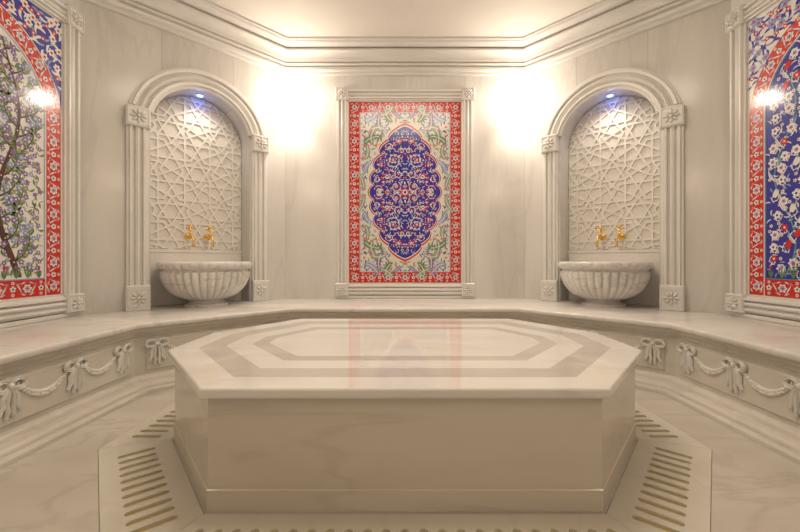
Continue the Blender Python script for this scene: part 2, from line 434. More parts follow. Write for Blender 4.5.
for k in range(n+1):
    t=a0+(pi-2*a0)*k/n; rings.append([((rm+x)*cos(t),y,(rm+x)*sin(t)) for x,y in pr])
b.loft(rings,closed_ring=True,caps=True)
obj('arch_moulding',b.mesh('arch_moulding',[M_trim],smooth=True),ni,(0,0,z(NSP)),label='stepped semicircular marble arch')
# carved panel: planar arrangement of a 12-fold star pattern, raised cells and bands with grooves between
aa=.45; ap=aa/2; segs=[]
done=set()
for row in range(-4,6):
    for c_ in range(-3,4):
        cx=(c_+(.5 if row%2 else 0))*aa; cz=1.76+row*aa*sqrt(3)/2
        if not(-.85<cx<.85 and .65<cz<2.9): continue
        Mx=[(cx+ap*cos(pi/6*k),cz+ap*sin(pi/6*k)) for k in range(12)]
        PK=[]
        for k in range(12):
            p,q=Mx[k],Mx[(k+4)%12]
            lerp=lambda t:(p[0]+(q[0]-p[0])*t,p[1]+(q[1]-p[1])*t)
            segs.append((p,lerp(.33335))); segs.append((lerp(.66665),q)); PK.append(lerp(.33333))
        # inner hexagram linking alternate star notches
        for k in range(0,12,2):
            segs.append((PK[k],PK[(k+4)%12]))
        for k in range(1,12,2):
            tx=cx+(aa/sqrt(3))*cos(pi/6*k); tz=cz+(aa/sqrt(3))*sin(pi/6*k)
            key=(round(tx,3),round(tz,3))
            if key in done: continue
            done.add(key); rI=aa/sqrt(3)-ap
            mids=[(tx+rI*cos(pi/6*k+pi+2*pi/3*m),tz+rI*sin(pi/6*k+pi+2*pi/3*m)) for m in range(3)]
            for m in range(3): segs.append((mids[m],mids[(m+1)%3]))
def cells(segs):
    key=lambda p:(round(p[0]*2000),round(p[1]*2000))
    n=len(segs); cuts=[[0.0,1.0] for _ in segs]
    for i in range(n):
        (ax,ay),(bx,by)=segs[i]
        for j in range(i+1,n):
            (cx,cy),(dx,dy)=segs[j]
            if max(ax,bx)<min(cx,dx)-1e-4 or max(cx,dx)<min(ax,bx)-1e-4 or max(ay,by)<min(cy,dy)-1e-4 or max(cy,dy)<min(ay,by)-1e-4: continue
            r1x,r1y=bx-ax,by-ay; r2x,r2y=dx-cx,dy-cy
            den=r1x*r2y-r1y*r2x
            if abs(den)<1e-9: continue
            t=((cx-ax)*r2y-(cy-ay)*r2x)/den; u=((cx-ax)*r1y-(cy-ay)*r1x)/den
            if -2e-3<t<1.002 and -2e-3<u<1.002: cuts[i].append(min(1,max(0,t))); cuts[j].append(min(1,max(0,u)))
    V={}; adj={}
    for (p,q),c in zip(segs,cuts):
        c=sorted(c); pts=[(p[0]+(q[0]-p[0])*t,p[1]+(q[1]-p[1])*t) for t in c]
        ks=[key(t_) for t_ in pts]
        for idx,k_ in enumerate(ks):
            for dx_ in (-1,0,1):
                for dy_ in (-1,0,1):
                    if (k_[0]+dx_,k_[1]+dy_) in V: ks[idx]=(k_[0]+dx_,k_[1]+dy_)
            V.setdefault(ks[idx],pts[idx])
        for ka,kb in zip(ks[:-1],ks[1:]):
            if abs(ka[0]-kb[0])<3 and abs(ka[1]-kb[1])<3: continue
            adj.setdefault(ka,set()).add(kb); adj.setdefault(kb,set()).add(ka)
    order={k:sorted(v,key=lambda w:math.atan2(V[w][1]-V[k][1],V[w][0]-V[k][0])) for k,v in adj.items()}
    seen=set(); out=[]; edges=[(V[a_],V[b_]) for a_ in adj for b_ in adj[a_] if a_<b_]
    for a_ in adj:
        for b_ in adj[a_]:
            if (a_,b_) in seen: continue
            f=[]; u,v=a_,b_
            while (u,v) not in seen and len(f)<200:
                seen.add((u,v)); f.append(V[u])
                o=order[v]; w=o[(o.index(u)-1)%len(o)]
                u,v=v,w
            ar=sum(f[i][0]*f[(i+1)%len(f)][1]-f[(i+1)%len(f)][0]*f[i][1] for i in range(len(f)))/2
            if ar>1e-4 and ar<.2: out.append(f)
    return out,edges
def clip(poly,R):
    out=poly
    for i in range(len(R)):
        a_,c_=R[i],R[(i+1)%len(R)]
        ins=lambda p:(c_[0]-a_[0])*(p[1]-a_[1])-(c_[1]-a_[1])*(p[0]-a_[0])>=-1e-9
        inp=out; out=[]
        for k in range(len(inp)):
            p,q=inp[k-1],inp[k]
            if ins(p)!=ins(q):
                d1=(c_[0]-a_[0])*(p[1]-a_[1])-(c_[1]-a_[1])*(p[0]-a_[0]); d2=(c_[0]-a_[0])*(q[1]-a_[1])-(c_[1]-a_[1])*(q[0]-a_[0])
                t=d1/(d1-d2); out.append((p[0]+(q[0]-p[0])*t,p[1]+(q[1]-p[1])*t))
            if ins(q): out.append(q)
        if len(out)<3: return []
    return out
wq=NW-.010
REG=[(-wq,1.008),(wq,1.008)]+[(wq*cos(pi*i/24),NSP+wq*sin(pi*i/24)) for i in range(25)]
def clean(P):
    out=[]
    for p in P:
        if not out or math.hypot(p[0]-out[-1][0],p[1]-out[-1][1])>1.5e-3: out.append(p)
    if len(out)>2 and math.hypot(out[0][0]-out[-1][0],out[0][1]-out[-1][1])<1.5e-3: out.pop()
    return out
def area(f): return sum(f[i][0]*f[(i+1)%len(f)][1]-f[(i+1)%len(f)][0]*f[i][1] for i in range(len(f)))/2
b=MB()
CF,EDG=cells(segs)
SW=.0105
# raised interlace bands along every edge, clipped to the arch; the ground between stays recessed
for ei,(p,q) in enumerate(EDG):
    P=Vector(p); Qv=Vector(q); d=(Qv-P)
    if d.length<1e-4: continue
    d.normalize(); nn=Vector((-d.y,d.x))
    P=P-d*SW*.5; Qv=Qv+d*SW*.5
    quadp=[tuple(P-nn*SW),tuple(Qv-nn*SW),tuple(Qv+nn*SW),tuple(P+nn*SW)]
    g=clean(clip(quadp,REG))
    if len(g)<3 or area(g)<2e-5: continue
    n=len(g); h=.016
    gt_=offset_closed(g,-.0015)
    vs=[(t_[0],ND-.001,z(t_[1])) for t_ in g]+[(t_[0],ND-h,z(t_[1])) for t_ in gt_]
    b.add(vs,[tuple(range(n,2*n))]+[(i,(i+1)%n,n+(i+1)%n,n+i) for i in range(n)])
b.box(-NW+.004,NW-.004,ND-.016,ND,z(HB+.002),z(.975)); b.box(-NW+.004,NW-.004,ND-.026,ND,z(.975),z(1.0))
prof_=[(-NW+.003,1.0)]+[(-(NW-.003)*cos(pi*i/40),NSP+(NW-.003)*sin(pi*i/40)) for i in range(41)]+[(NW-.003,1.0)]
b.add([(p[0],ND-.001,z(p[1])) for p in prof_],[tuple(range(len(prof_)))[::-1]],1)
obj('carved_panel',b.mesh('carved_panel',[M_carve,M_recess_shade],recalc=False),ni,label='geometric star lattice carved in cream marble')
ni.location=nlocL; ni.rotation_euler=(0,0,pi/4)
dup(ni,'carved_wall_niche',nlocR,-pi/4)

# niche lamp
nl=empty('niche_spotlight',(0,0,0),0,'small round blue-lit recessed spotlight under the arch','spotlight','niche spotlights')
b=MB(); b.lathe([(.03,-.006),(.045,-.006),(.048,0),(.03,0)],n=24); obj('trim_ring',b.mesh('trim_ring',[M_trim],smooth=True),nl)
b=MB(); b.lathe([(.001,-.012),(.02,-.010),(.03,-.004),(.001,-.003)],n=24); obj('lens',b.mesh('lens',[M_blue],smooth=True),nl,label='glowing blue lens')
def toworld(origin,rz,p): return Vector(origin)+Matrix.Rotation(rz,3,'Z')@Vector(p)
zt=NSP+NW-HB-.003
nl.location=toworld(nlocL,pi/4,(0,.13,zt)); nl.rotation_euler=(0,0,pi/4)
dup(nl,'niche_spotlight',toworld(nlocR,-pi/4,(0,.13,zt)),-pi/4)

# ------------------------------------------------------------------ basin
def basin():
    e=empty('wash_basin',(0,0,0),0,'gadrooned half-round marble wash basin on a short pedestal','wash basin','marble wash basins')
    NR=34; n=NR*10
    prof=[(.10,.065),(.15,.06),(.20,.07),(.26,.10),(.312,.145),(.346,.195),(.366,.245),(.376,.29),(.377,.315),(.362,.328),(.363,.338),(.378,.345),(.393,.356),(.401,.372),(.403,.386),(.400,.400),(.391,.411),(.376,.416),(.345,.416),(.33,.41),(.315,.37),(.29,.29),(.23,.22),(.15,.185),(.02,.18)]
    amp=[0,.4,.8,1,1,1,1,1,.8,.15,.1,.15,.25,.3,.28,.2,.1]
    def mod(t,j):
        a=amp[j] if j<len(amp) else 0
        return 1+.08*a*(abs(sin(t*NR/2))**.75-.85)
    b=MB(); b.lathe(prof,n=n,mod=mod)
    import bmesh
    me=b.mesh('bowl',[M_basin],smooth=False)
    bm=bmesh.new(); bm.from_mesh(me)
    bmesh.ops.bisect_plane(bm,geom=bm.verts[:]+bm.edges[:]+bm.faces[:],plane_co=(0,.238,0),plane_no=(0,1,0),clear_outer=True)
    bmesh.ops.holes_fill(bm,edges=[x for x in bm.edges if x.is_boundary],sides=0)
    bmesh.ops.recalc_face_normals(bm,faces=bm.faces)
    bm.to_mesh(me); bm.free()
    me.polygons.foreach_set('use_smooth',[True]*len(me.polygons))
    me.set_sharp_from_angle(angle=radians(50))
    obj('bowl',me,e,label='fluted marble bowl with rolled rim')
    b=MB(); b.lathe([(.19,0.001),(.19,.018),(.18,.024),(.16,.03),(.15,.04),(.155,.052),(.17,.062),(.10,.075)],n=48)
    obj('pedestal',b.mesh('pedestal',[M_basin],smooth=True),e)
    return e
ba=basin(); ba.location=toworld(nlocL,pi/4,(.012,-.035,0)); ba.rotation_euler=(0,0,pi/4)
dup(ba,'wash_basin',toworld(nlocR,-pi/4,(-.012,-.035,0)),-pi/4)

# ------------------------------------------------------------------ faucets
fa=empty('brass_faucet',(0,0,0),0,'small polished brass hammam tap on the niche back','faucet','brass taps above the basins')
b=MB(); b.lathe([(.026,0),(.028,-.004),(.024,-.009),(.015,-.013),(.010,-.02)],n=28,axis='y'); obj('wall_flange',b.mesh('wall_flange',[M_gold],smooth=True),fa)
b=MB(); b.tube([(0,-.012,0),(0,-.05,0),(0,-.075,.002),(0,-.10,.004)],[.0085,.0085,.011,.009],n=14)
b.ell((0,-.07,.002),(.016,.018,.018),nu=16,nv=10)
b.tube([(0,-.09,.004),(0,-.112,.004),(0,-.130,-.006),(0,-.140,-.028),(0,-.142,-.055),(0,-.142,-.078)],[.009,.0085,.008,.0075,.0075,.009],n=14)
b.lathe([(.008,-.088),(.012,-.086),(.012,-.078),(.008,-.074)],n=18,c=(0,-.142,0))
obj('spout',b.mesh('spout',[M_gold],smooth=True),fa)
b=MB(); b.lathe([(.007,.014),(.010,.022),(.005,.032),(.005,.046),(.010,.052),(.006,.058)],n=18,c=(0,-.07,0))
b.tube([(-.026,-.07,.064),(-.012,-.07,.060),(.012,-.07,.060),(.026,-.07,.064)],[.0075,.0045,.0045,.0075],n=10)
for s in (-1,1): b.ell((s*.028,-.07,.065),(.008,.008,.008))
b.lathe([(.006,.062),(.012,.070),(.012,.080),(.006,.088),(.002,.094)],n=18,c=(0,-.07,0))
obj('handle',b.mesh('handle',[M_gold],smooth=True),fa,label='brass cross handle with turned finial')
fz=1.13-HB; first=True
for org,rz in ((nlocL,pi/4),(nlocR,-pi/4)):
    for s in (-1,1):
        p=toworld(org,rz,(s*.086,ND-.0165,fz))
        if first: fa.location=p; fa.rotation_euler=(0,0,rz); fa.scale=(1.2,1.2,1.2); first=False
        else: dup(fa,'brass_faucet',p,rz)

# ------------------------------------------------------------------ tile canvas
class Canvas:
    def __init__(s): s.b=MB(); s.sym=[(1,1)]; s.c=(0,0)
    def poly(s,pts,col,layer):
        mi=TK.index(col)
        for sx,sz in s.sym:
            P=[(s.c[0]+sx*(p[0]-s.c[0]),-layer*.0005,s.c[1]+sz*(p[1]-s.c[1])) for p in pts]
            if sx*sz<0: P=P[::-1]
            s.b.add(P,[tuple(range(len(P)))],mi)
    def rect(s,x0,x1,z0,z1,col,l): s.poly([(x0,z0),(x1,z0),(x1,z1),(x0,z1)],col,l)
    def disc(s,x,z_,r,col,l,n=8): s.poly([(x+r*cos(2*pi*i/n),z_+r*sin(2*pi*i/n)) for i in range(n)],col,l)
    def flower(s,x,z_,r,col,l,k=6,cc='red',rot=0,cr=.38,mid=None):
        n=k*5; s.poly([(x+r*(.58+.42*abs(cos(k*t/2)))*cos(t+rot),z_+r*(.58+.42*abs(cos(k*t/2)))*sin(t+rot)) for t in [2*pi*i/n for i in range(n)]],col,l)
        if mid:
            s.poly([(x+.66*r*(.45+.55*abs(cos(k*t/2)))*cos(t+rot),z_+.66*r*(.45+.55*abs(cos(k*t/2)))*sin(t+rot)) for t in [2*pi*i/n for i in range(n)]],mid,l+.3)
        s.disc(x,z_,r*cr,cc,l+.6,7)
    def stroke(s,pts,w,col,l,taper=False):
        n=len(pts); A=[];B=[]
        for i,p in enumerate(pts):
            a=Vector(pts[max(i-1,0)]);c=Vector(pts[min(i+1,n-1)]); d=(c-a)
            if d.length<1e-9: d=Vector((1,0))
            d.normalize(); ww=w*(1-.75*i/(n-1)) if taper else w
            A.append((p[0]-d.y*ww/2,p[1]+d.x*ww/2)); B.append((p[0]+d.y*ww/2,p[1]-d.x*ww/2))
        for i in range(n-1): s.poly([B[i],B[i+1],A[i+1],A[i]],col,l)
    def leaf(s,x,z_,ang,L,w,col,l,bend=0.0,rib=None):
        n=6; up=[];dn=[];mid=[]
        for i in range(n+1):
            t=i/n; a=ang+bend*t; 
            px=x+L*t*cos(ang+bend*t*.5); pz=z_+L*t*sin(ang+bend*t*.5)
            h=w*sin(pi*t**.8)*.5
            up.append((px-h*sin(a),pz+h*cos(a))); dn.append((px+h*sin(a),pz-h*cos(a))); mid.append((px,pz))
        s.poly(dn+up[::-1][1:-1],col,l)
        if rib: s.stroke(mid[1:-1],w*.2,rib,l+.3)
    def tulip(s,x,z_,ang,L,col,l):
        for da in (-.38,0,.38): s.leaf(x,z_,ang+da,L,L*.30,col,l+(.2 if da==0 else 0),bend=-da*1.2)
        s.disc(x,z_,L*.13,'blue',l+.4,6)
    def spiral(s,x,z_,r,a0,turns,dr,w,col,l,fcol=None,lcol=None,fr=.28):
        n=int(22*turns)+4; pts=[]
        for i in range(n+1):
            t=i/n; rr_=r*(1-.78*t); a=a0+dr*turns*2*pi*t; pts.append((x+rr_*cos(a),z_+rr_*sin(a)))
        s.stroke(pts,w,col,l)
        if lcol:
            for i in range(2,n-2,3):
                p=pts[i];q=pts[i+1]; a=math.atan2(q[1]-p[1],q[0]-p[0])
                s.leaf(p[0],p[1],a+(.9 if (i//3)%2 else -.9),r*.34,r*.13,lcol,l+.2,bend=.5)
        if fcol: s.flower(x,z_,r*fr,fcol,l+.4,6,'red' if fcol!='red' else 'white')
def scatter(seed,n,x0,x1,z0,z1,ok,dist,init=()):
    rnd=random.Random(seed); g={}; out=[]
    cell=dist
    def put(x,zz): g.setdefault((int(x//cell),int(zz//cell)),[]).append((x,zz))
    for p in init: put(*p)
    for _ in range(n):
        x=rnd.uniform(x0,x1); zz=rnd.uniform(z0,z1)
        if not ok(x,zz): continue
        i,j=int(x//cell),int(zz//cell); good=True
        for a in (-1,0,1):
            for b_ in (-1,0,1):
                for (u,v) in g.get((i+a,j+b_),()):
                    if (x-u)**2+(zz-v)**2<dist*dist: good=False;break
                if not good: break
            if not good: break
        if good: put(x,zz); out.append((x,zz))
    return out
def motif(c,x,z_,ang,W,k):
    m=k%4
    ca,sa=cos(ang),sin(ang)
    P=lambda u,v:(x+u*ca-v*sa,z_+u*sa+v*ca)   # u along band, v across
    if m==0:
        c.flower(x,z_,W*.27,'white',3,6,'red',ang,.26,'sky')
        for s in (-1,1):
            p=P(W*.10,s*W*.36); c.leaf(p[0],p[1],ang,W*.30,W*.07,'white',2.6,bend=-s*.9)
            p=P(-W*.10,s*W*.36); c.leaf(p[0],p[1],ang+pi,W*.30,W*.07,'white',2.6,bend=s*.9)
    elif m==2:
        c.flower(x,z_,W*.18,'white',3,5,'blue',ang+.3,.35)
        for s in (-1,1):
            p=P(0,s*W*.33); c.flower(p[0],p[1],W*.10,'white',2.8,5,'red')
    else:
        s=1 if m==1 else -1
        p0=P(-W*.22,-s*W*.30); c.leaf(p0[0],p0[1],ang+s*.9,W*.62,W*.08,'white',2.7,bend=s*.3)
        p0=P(-W*.02,s*W*.28); c.leaf(p0[0],p0[1],ang+s*.2,W*.22,W*.07,'sky',2.8,bend=-s*1.4)
        p0=P(W*.02,-s*W*.28); c.leaf(p0[0],p0[1],ang+pi+s*.2,W*.22,W*.07,'sky',2.8,bend=-s*1.4)
def band(c,x0,x1,z0,z1,W,ground,period):
    for (a,b_,d,e) in ((x0,x1,z1-W,z1),(x0,x1,z0,z0+W),(x0,x0+W,z0+W,z1-W),(x1-W,x1,z0+W,z1-W)): c.rect(a,b_,d,e,ground,1)
    cx0,cx1,cz0,cz1=x0+W/2,x1-W/2,z0+W/2,z1-W/2
    nx=4*round((cx1-cx0)/period/4); nz=4*round((cz1-cz0)/period/4)
    for k in range(nx+1):
        X=cx0+(cx1-cx0)*k/nx
        for zz in (cz0,cz1): motif(c,X,zz,0,W,k)
    for k in range(1,nz):
        Z=cz0+(cz1-cz0)*k/nz
        for X in (cx0,cx1): motif(c,X,Z,pi/2,W,k)
def lines(c,x0,x1,z0,z1,w,col,l):
    for (a,b_,d,e) in ((x0,x1,z1-w,z1),(x0,x1,z0,z0+w),(x0,x0+w,z0,z1),(x1-w,x1,z0,z1)): c.rect(a,b_,d,e,col,l)
HWT=.631; Z0=.64; Z1=2.67
def center_canvas():
    c=Canvas(); c.rect(-HWT,HWT,Z0,Z1,'pale',0)
    band(c,-HWT+.008,HWT-.008,Z0+.008,Z1-.008,.118,'red',.046)
    lines(c,-HWT,HWT,Z0,Z1,.007,'pale',2); i=.126
    lines(c,-HWT+i,HWT-i,Z0+i,Z1-i,.006,'white',2); lines(c,-HWT+i+.006,HWT-i-.006,Z0+i+.006,Z1-i-.006,.005,'sky',2)
    cz=(Z0+Z1)/2; c.c=(0,cz); c.sym=[(1,1),(-1,1),(1,-1),(-1,-1)]
    fx_=HWT-i-.015; fz_=(Z1-Z0)/2-i-.015
    PW=1.9; QW=.66
    def med(A,H,am,kk=7):
        R=[]; n=180
        for i_ in range(n+1):
            u=-1+2*i_/n
            w=A*max(0,(1-abs(u)**PW))**QW
            w+=am*(abs(cos(kk*pi*u*.5))**.6-.6)*(1-abs(u)**6)*min(1,w/.10)
            R.append((max(w,0),u*H))
        return R
    def fullmed(A,H,am,col,l,kk=9):
        R=med(A,H,am,kk); P=[(x,cz+zz) for x,zz in R]+[(-x,cz+zz) for x,zz in R[::-1][1:-1]]
        sy=c.sym; c.sym=[(1,1)]; c.poly(P,col,l); c.sym=sy
    def inmed(x,zz,A,H): 
        u=abs(zz)/H
        return u<1 and abs(x)<A*(1-u**PW)**QW
    A,H=.375,.735
    def saz(x,zz,a,L,w,col,bend,l=2.2):
        c.leaf(x,cz+zz,a,L,w,col,l,bend,'pale')
        for q in range(1,7):
            t=q/7; px=x+L*t*cos(a+bend*t*.5); pz=cz+zz+L*t*sin(a+bend*t*.5)
            for s in (-1,1): c.leaf(px,pz,a+bend*t+s*.7,w*.85,w*.34,col,l-.1,s*.3)
    for k,(x,zz,a,L,w,col,bd) in enumerate(((.46,.02,1.7,.22,.045,'grey',-1.0),(.445,.20,1.3,.20,.050,'sky',1.8),(.465,.36,2.6,.20,.050,'grey',-1.9),(.35,.52,.9,.22,.056,'grey',1.7),(.46,.52,1.9,.24,.056,'green',1.7),
        (.24,.66,.7,.23,.056,'purple',1.5),(.40,.68,2.3,.22,.056,'grey',1.8),(.13,.78,.4,.20,.052,'green',1.5),(.47,.80,3.3,.22,.052,'sky',-1.6),(.30,.865,3.4,.20,.048,'grey',-1.6),(.03,.83,.2,.12,.036,'purple',.8))):
        saz(x,zz,a,L,w,col,bd,2.2+.05*k)
    pts=scatter(11,30000,.01,fx_-.015,.01,fz_-.015,lambda x,zz: not inmed(x,zz,A+.05,H+.05),.033)
    rnd=random.Random(2)
    for k,(x,zz) in enumerate(pts):
        a=math.atan2(zz,x)+rnd.uniform(-1.2,1.2)
        q=rnd.randrange(11); l=3.2+.05*(k%9)
        if q<4: c.leaf(x,cz+zz,a,.055,.015,'green' if q<2 else 'grey',1.5+.05*(k%7),bend=rnd.choice((-2.0,2.0)))
        elif q==4: c.flower(x,cz+zz,.019,'purple',l,6,'white',a)
        elif q==5: c.flower(x,cz+zz,.015,'red',l,5,'white',a)
        elif q==6: c.leaf(x,cz+zz,a,.06,.014,'purple',1.6,bend=-2.0)
        elif q==7: c.flower(x,cz+zz,.016,'sky',l,5,'white',a)
        elif q==8: c.leaf(x,cz+zz,a,.055,.013,'blue',1.7,bend=1.8)
        elif q==9: c.leaf(x,cz+zz,a,.05,.013,'red',1.7,bend=1.8)
    am=.055
    fullmed(A+.024,H+.046,am,'white',4); fullmed(A+.018,H+.035,am,'red',4.4); fullmed(A+.006,H+.013,am,'white',4.7); fullmed(A,H,am,'blue',5)
    for (x,zz,r_,a0,tu,dr,cl,lc,fc_) in ((.20,.17,.085,pi/2,1.4,1,'red','white','white'),(.29,.03,.05,0,1.2,1,'white','red','white'),(.13,.36,.085,-.6,1.4,-1,'white','white','red'),
         (.26,.32,.055,0,1.3,1,'red','white','red'),(.07,.57,.055,-1,1.3,1,'red','white','white'),(.07,.20,.05,1,1.2,-1,'white','white','red'),(.17,.50,.050,0,1,1,'white','red','white'),(.10,.06,.06,2,1.3,1,'white','red','white'),(.19,.02,.04,2,1,1,'red','white','white'),(.32,.14,.036,2,1,1,'white','white','red'),(.04,.46,.035,0,1.2,1,'white','white','red'),(.31,.24,.03,2,1,1,'white','white','red'),(.25,.43,.03,2,1,1,'red','white','white')):
        c.spiral(x,cz+zz,r_,a0,tu,dr,.008,cl,6,fc_,lc,.32)
    ps=scatter(5,50000,.006,A,.006,H,lambda x,zz: inmed(x,zz,A-.024,H-.03),.0245)
    for k,(x,zz) in enumerate(ps):
        a=rnd.uniform(0,6.28); q=rnd.randrange(8); l=7+.08*(k%8)
        if q==0: c.flower(x,cz+zz,.012,'white',l+.5,6,'red')
        elif q==1: c.leaf(x,cz+zz,a,.036,.010,'red',l,1.8)
        elif q in(2,3,5): c.leaf(x,cz+zz,a,.038,.008,'white',l,-2)
        elif q==4: c.flower(x,cz+zz,.011,'red',l+.5,5,'white')
        elif q==6: c.leaf(x,cz+zz,a,.036,.008,'sky',l,2)
    c.sym=[(1,1)]; c.flower(0,cz,.055,'red',9,8,'blue',0,.3,'white'); 
    for k in range(8): c.leaf(.06*cos(pi/4*k),cz+.08*sin(pi/4*k),pi/4*k,.045,.018,'red' if k%2 else 'white',8.8,.4)
    c.sym=[(1,1),(1,-1)]
    c.flower(0,cz+H+.052,.022,'red',5,8,'white')
    return c.b.mesh('tile_field',[T[k] for k in TK],recalc=False)
def side_canvas(kind):
    c=Canvas(); bg='white' if kind=='tree' else 'blue'
    c.rect(-HWT,HWT,Z0,Z1,bg,0)
    W=.118; sp=1.93; ro=HWT-.008; ri=ro-W
    sg='blue' if kind=='tree' else 'white'
    n=40
    for s in (-1,1):
        P=[(s*HWT,Z1),(0,Z1)]+[(s*ro*sin(pi/2*k/n),sp+ro*cos(pi/2*k/n)) for k in range(n+1)]+[(s*HWT,sp)]
        c.poly(P if s<0 else P[::-1],sg,1)
    for k in range(64):
        t0,t1=pi*k/64,pi*(k+1)/64
        c.poly([(ro*cos(t0),sp+ro*sin(t0)),(ro*cos(t1),sp+ro*sin(t1)),(ri*cos(t1),sp+ri*sin(t1)),(ri*cos(t0),sp+ri*sin(t0))],'red',1.2)
    c.rect(-ro,-ri,Z0+.008,sp,'red',1.2); c.rect(ri,ro,Z0+.008,sp,'red',1.2); c.rect(-ri,ri,Z0+.008,Z0+.008+W,'red',1.2)
    rm=(ro+ri)/2; per=.046
    nz=4*round((sp-Z0-.07)/per/4)
    for k in range(nz+1):
        Z=Z0+.067+(sp-Z0-.067)*k/nz
        for s in (-1,1): motif(c,s*rm,Z,pi/2,W,k)
    na=4*round(pi*rm/per/4)
    for k in range(1,na): t=pi*k/na; motif(c,rm*cos(t),sp+rm*sin(t),t+pi/2,W,k)
    nx=4*round(2*rm/per/4)
    for k in range(1,nx): motif(c,-rm+2*rm*k/nx,Z0+.067,0,W,k)
    for R_ in (ro,ri):
        P=[(R_,Z0)]+[(R_*cos(pi*k/48),sp+R_*sin(pi*k/48)) for k in range(49)]+[(-R_,Z0)]
        c.stroke(P,.007,'white',2.2)
    P=[(ri-.010,Z0+.13)]+[((ri-.010)*cos(pi*k/48),sp+(ri-.010)*sin(pi*k/48)) for k in range(49)]+[(-ri+.010,Z0+.13),(ri-.01,Z0+.13)]
    c.stroke(P,.008,'sky' if kind=='tree' else 'turq',2.3)
    lines(c,-HWT,HWT,Z0,Z1,.007,'white',3)
    rnd=random.Random(3)
    c.sym=[(1,1),(-1,1)]
    ps=scatter(4,12000,.02,HWT-.025,sp,Z1-.025,lambda x,zz: math.hypot(x,zz-sp)>ro+.02,.045)
    for k,(x,zz) in enumerate(ps):
        a=rnd.uniform(0,6.28); l=2.4+.1*(k%5)
        if k%3==0: c.flower(x,zz,.030,'white' if sg=='blue' else 'sky',3.2,6,'red',0,.35,None)
        elif k%3==1: c.flower(x,zz,.020,'red',3.2,5,'white')
        c.leaf(x,zz,a,.075,.019,'white' if sg=='blue' else 'blue',l,1.6); c.leaf(x,zz,a+3,.06,.016,'sky' if k%2 else 'blue',l,1.6)
    c.sym=[(1,1)]
    lim=ri-.03
    def ok(x,zz,m=.0):
        if abs(x)>lim-m or zz<Z0+.16: return False
        return zz<sp or math.hypot(x,zz-sp)<lim-m
    rnd=random.Random(21 if kind=='tree' else 9)
    used=[]
    def blossom(x,zz,a,r,l):
        q=rnd.randrange(6)
        c.flower(x,zz,r,('purple','sky','purple','sky','purple','purple')[q],l,5,('white','white','white','white','red','white')[q],a,.28)
    if kind=='tree':
        for x0 in (-.27,.27):
            pts=[]; n=48; ph=2.2 if x0>0 else .4
            for i in range(n+1):
                t=i/n; pts.append((x0+(.075*sin(ph+t*8.5)-.015)*(1-.2*t),Z0+.145+t*1.64))
            pts=[p for p in pts if ok(p[0],max(p[1],Z0+.161),.01)]
            m=len(pts); w0=.044
            for i in range(m-1):
                w=w0*(1-.8*i/m)
                p,q=pts[i],pts[i+1]; w2=w0*(1-.8*(i+1)/m)
                c.poly([(p[0]+w/2,p[1]),(q[0]+w2/2,q[1]),(q[0]-w2/2,q[1]),(p[0]-w/2,p[1])],'brown',3.6)
            for i in range(3,m-1,2):
                side=1 if (i//2)%2 else -1
                x,zz=pts[i]; a=pi/2-side*1.2; L=.33+.05*sin(i*1.7); st=14; br=[(x,zz)]
                cur=side*rnd.uniform(.05,.17)
                for k in range(st):
                    a+=cur; x+=L/st*cos(a); zz+=L/st*sin(a)
                    if not ok(x,zz,.005): break
                    br.append((x,zz))
                if len(br)>1: c.stroke(br,.012,'brown',3.4,taper=True)
                for k,p in enumerate(br[2:]):
                    s2=1 if (k//2)%2 else -1
                    aa_=math.atan2(br[min(k+3,len(br)-1)][1]-br[k+1][1],br[min(k+3,len(br)-1)][0]-br[k+1][0])
                    px=p[0]-s2*sin(aa_)*.026; pz=p[1]+s2*cos(aa_)*.026
                    if k%2==0:
                        if ok(px,pz,.01) and all((px-u)**2+(pz-v)**2>.028**2 for u,v in used):
                            c.stroke([p,(px,pz)],.005,'brown',3.3); blossom(px,pz,rnd.uniform(0,6),.022,4+.1*(k%4)); used.append((px,pz))
                        c.leaf(p[0],p[1],aa_-s2*.9,.048,.018,'lime' if k%4 else 'green',3.8,.4)
                    else: c.leaf(p[0],p[1],aa_+s2*.9,.045,.017,'green',3.8,.4)
                if len(br)>2: blossom(br[-1][0],br[-1][1],0,.021,4.4); used.append(br[-1])
        fill=scatter(31,20000,-lim,lim,Z0+.17,sp+lim,lambda x,zz: ok(x,zz,.012) ,.034,used)
        for i,(x,zz) in enumerate(fill):
            a=rnd.uniform(0,6.28)
            if i%3: blossom(x,zz,a,.018,3.2)
            c.leaf(x,zz,a,.044,.016,'lime' if i%3 else 'green',2.8,.5); c.stroke([(x,zz),(x+.03*cos(a+2),zz+.03*sin(a+2))],.004,'brown',2.6)
    else:
        for k,(x0,ph) in enumerate(((-.36,0),(-.13,2),(.13,4),(.36,1))):
            pts=[(x0+.07*sin(i/44*11+ph),Z0+.145+i/44*1.62) for i in range(45)]
            pts=[p for p in pts if ok(p[0],max(p[1],Z0+.161),.005)]
            c.stroke(pts,.009,'turq',3)
            for i in range(3,len(pts)-1,3):
                side=1 if (i//3)%2 else -1; c.leaf(pts[i][0],pts[i][1],pi/2-side*.9,.095,.021,'white' if i%6<3 else 'turq',3.2,side*.8,'sky')
        fill=scatter(31,20000,-lim,lim,Z0+.17,sp+lim,lambda x,zz: ok(x,zz,.030),.078)
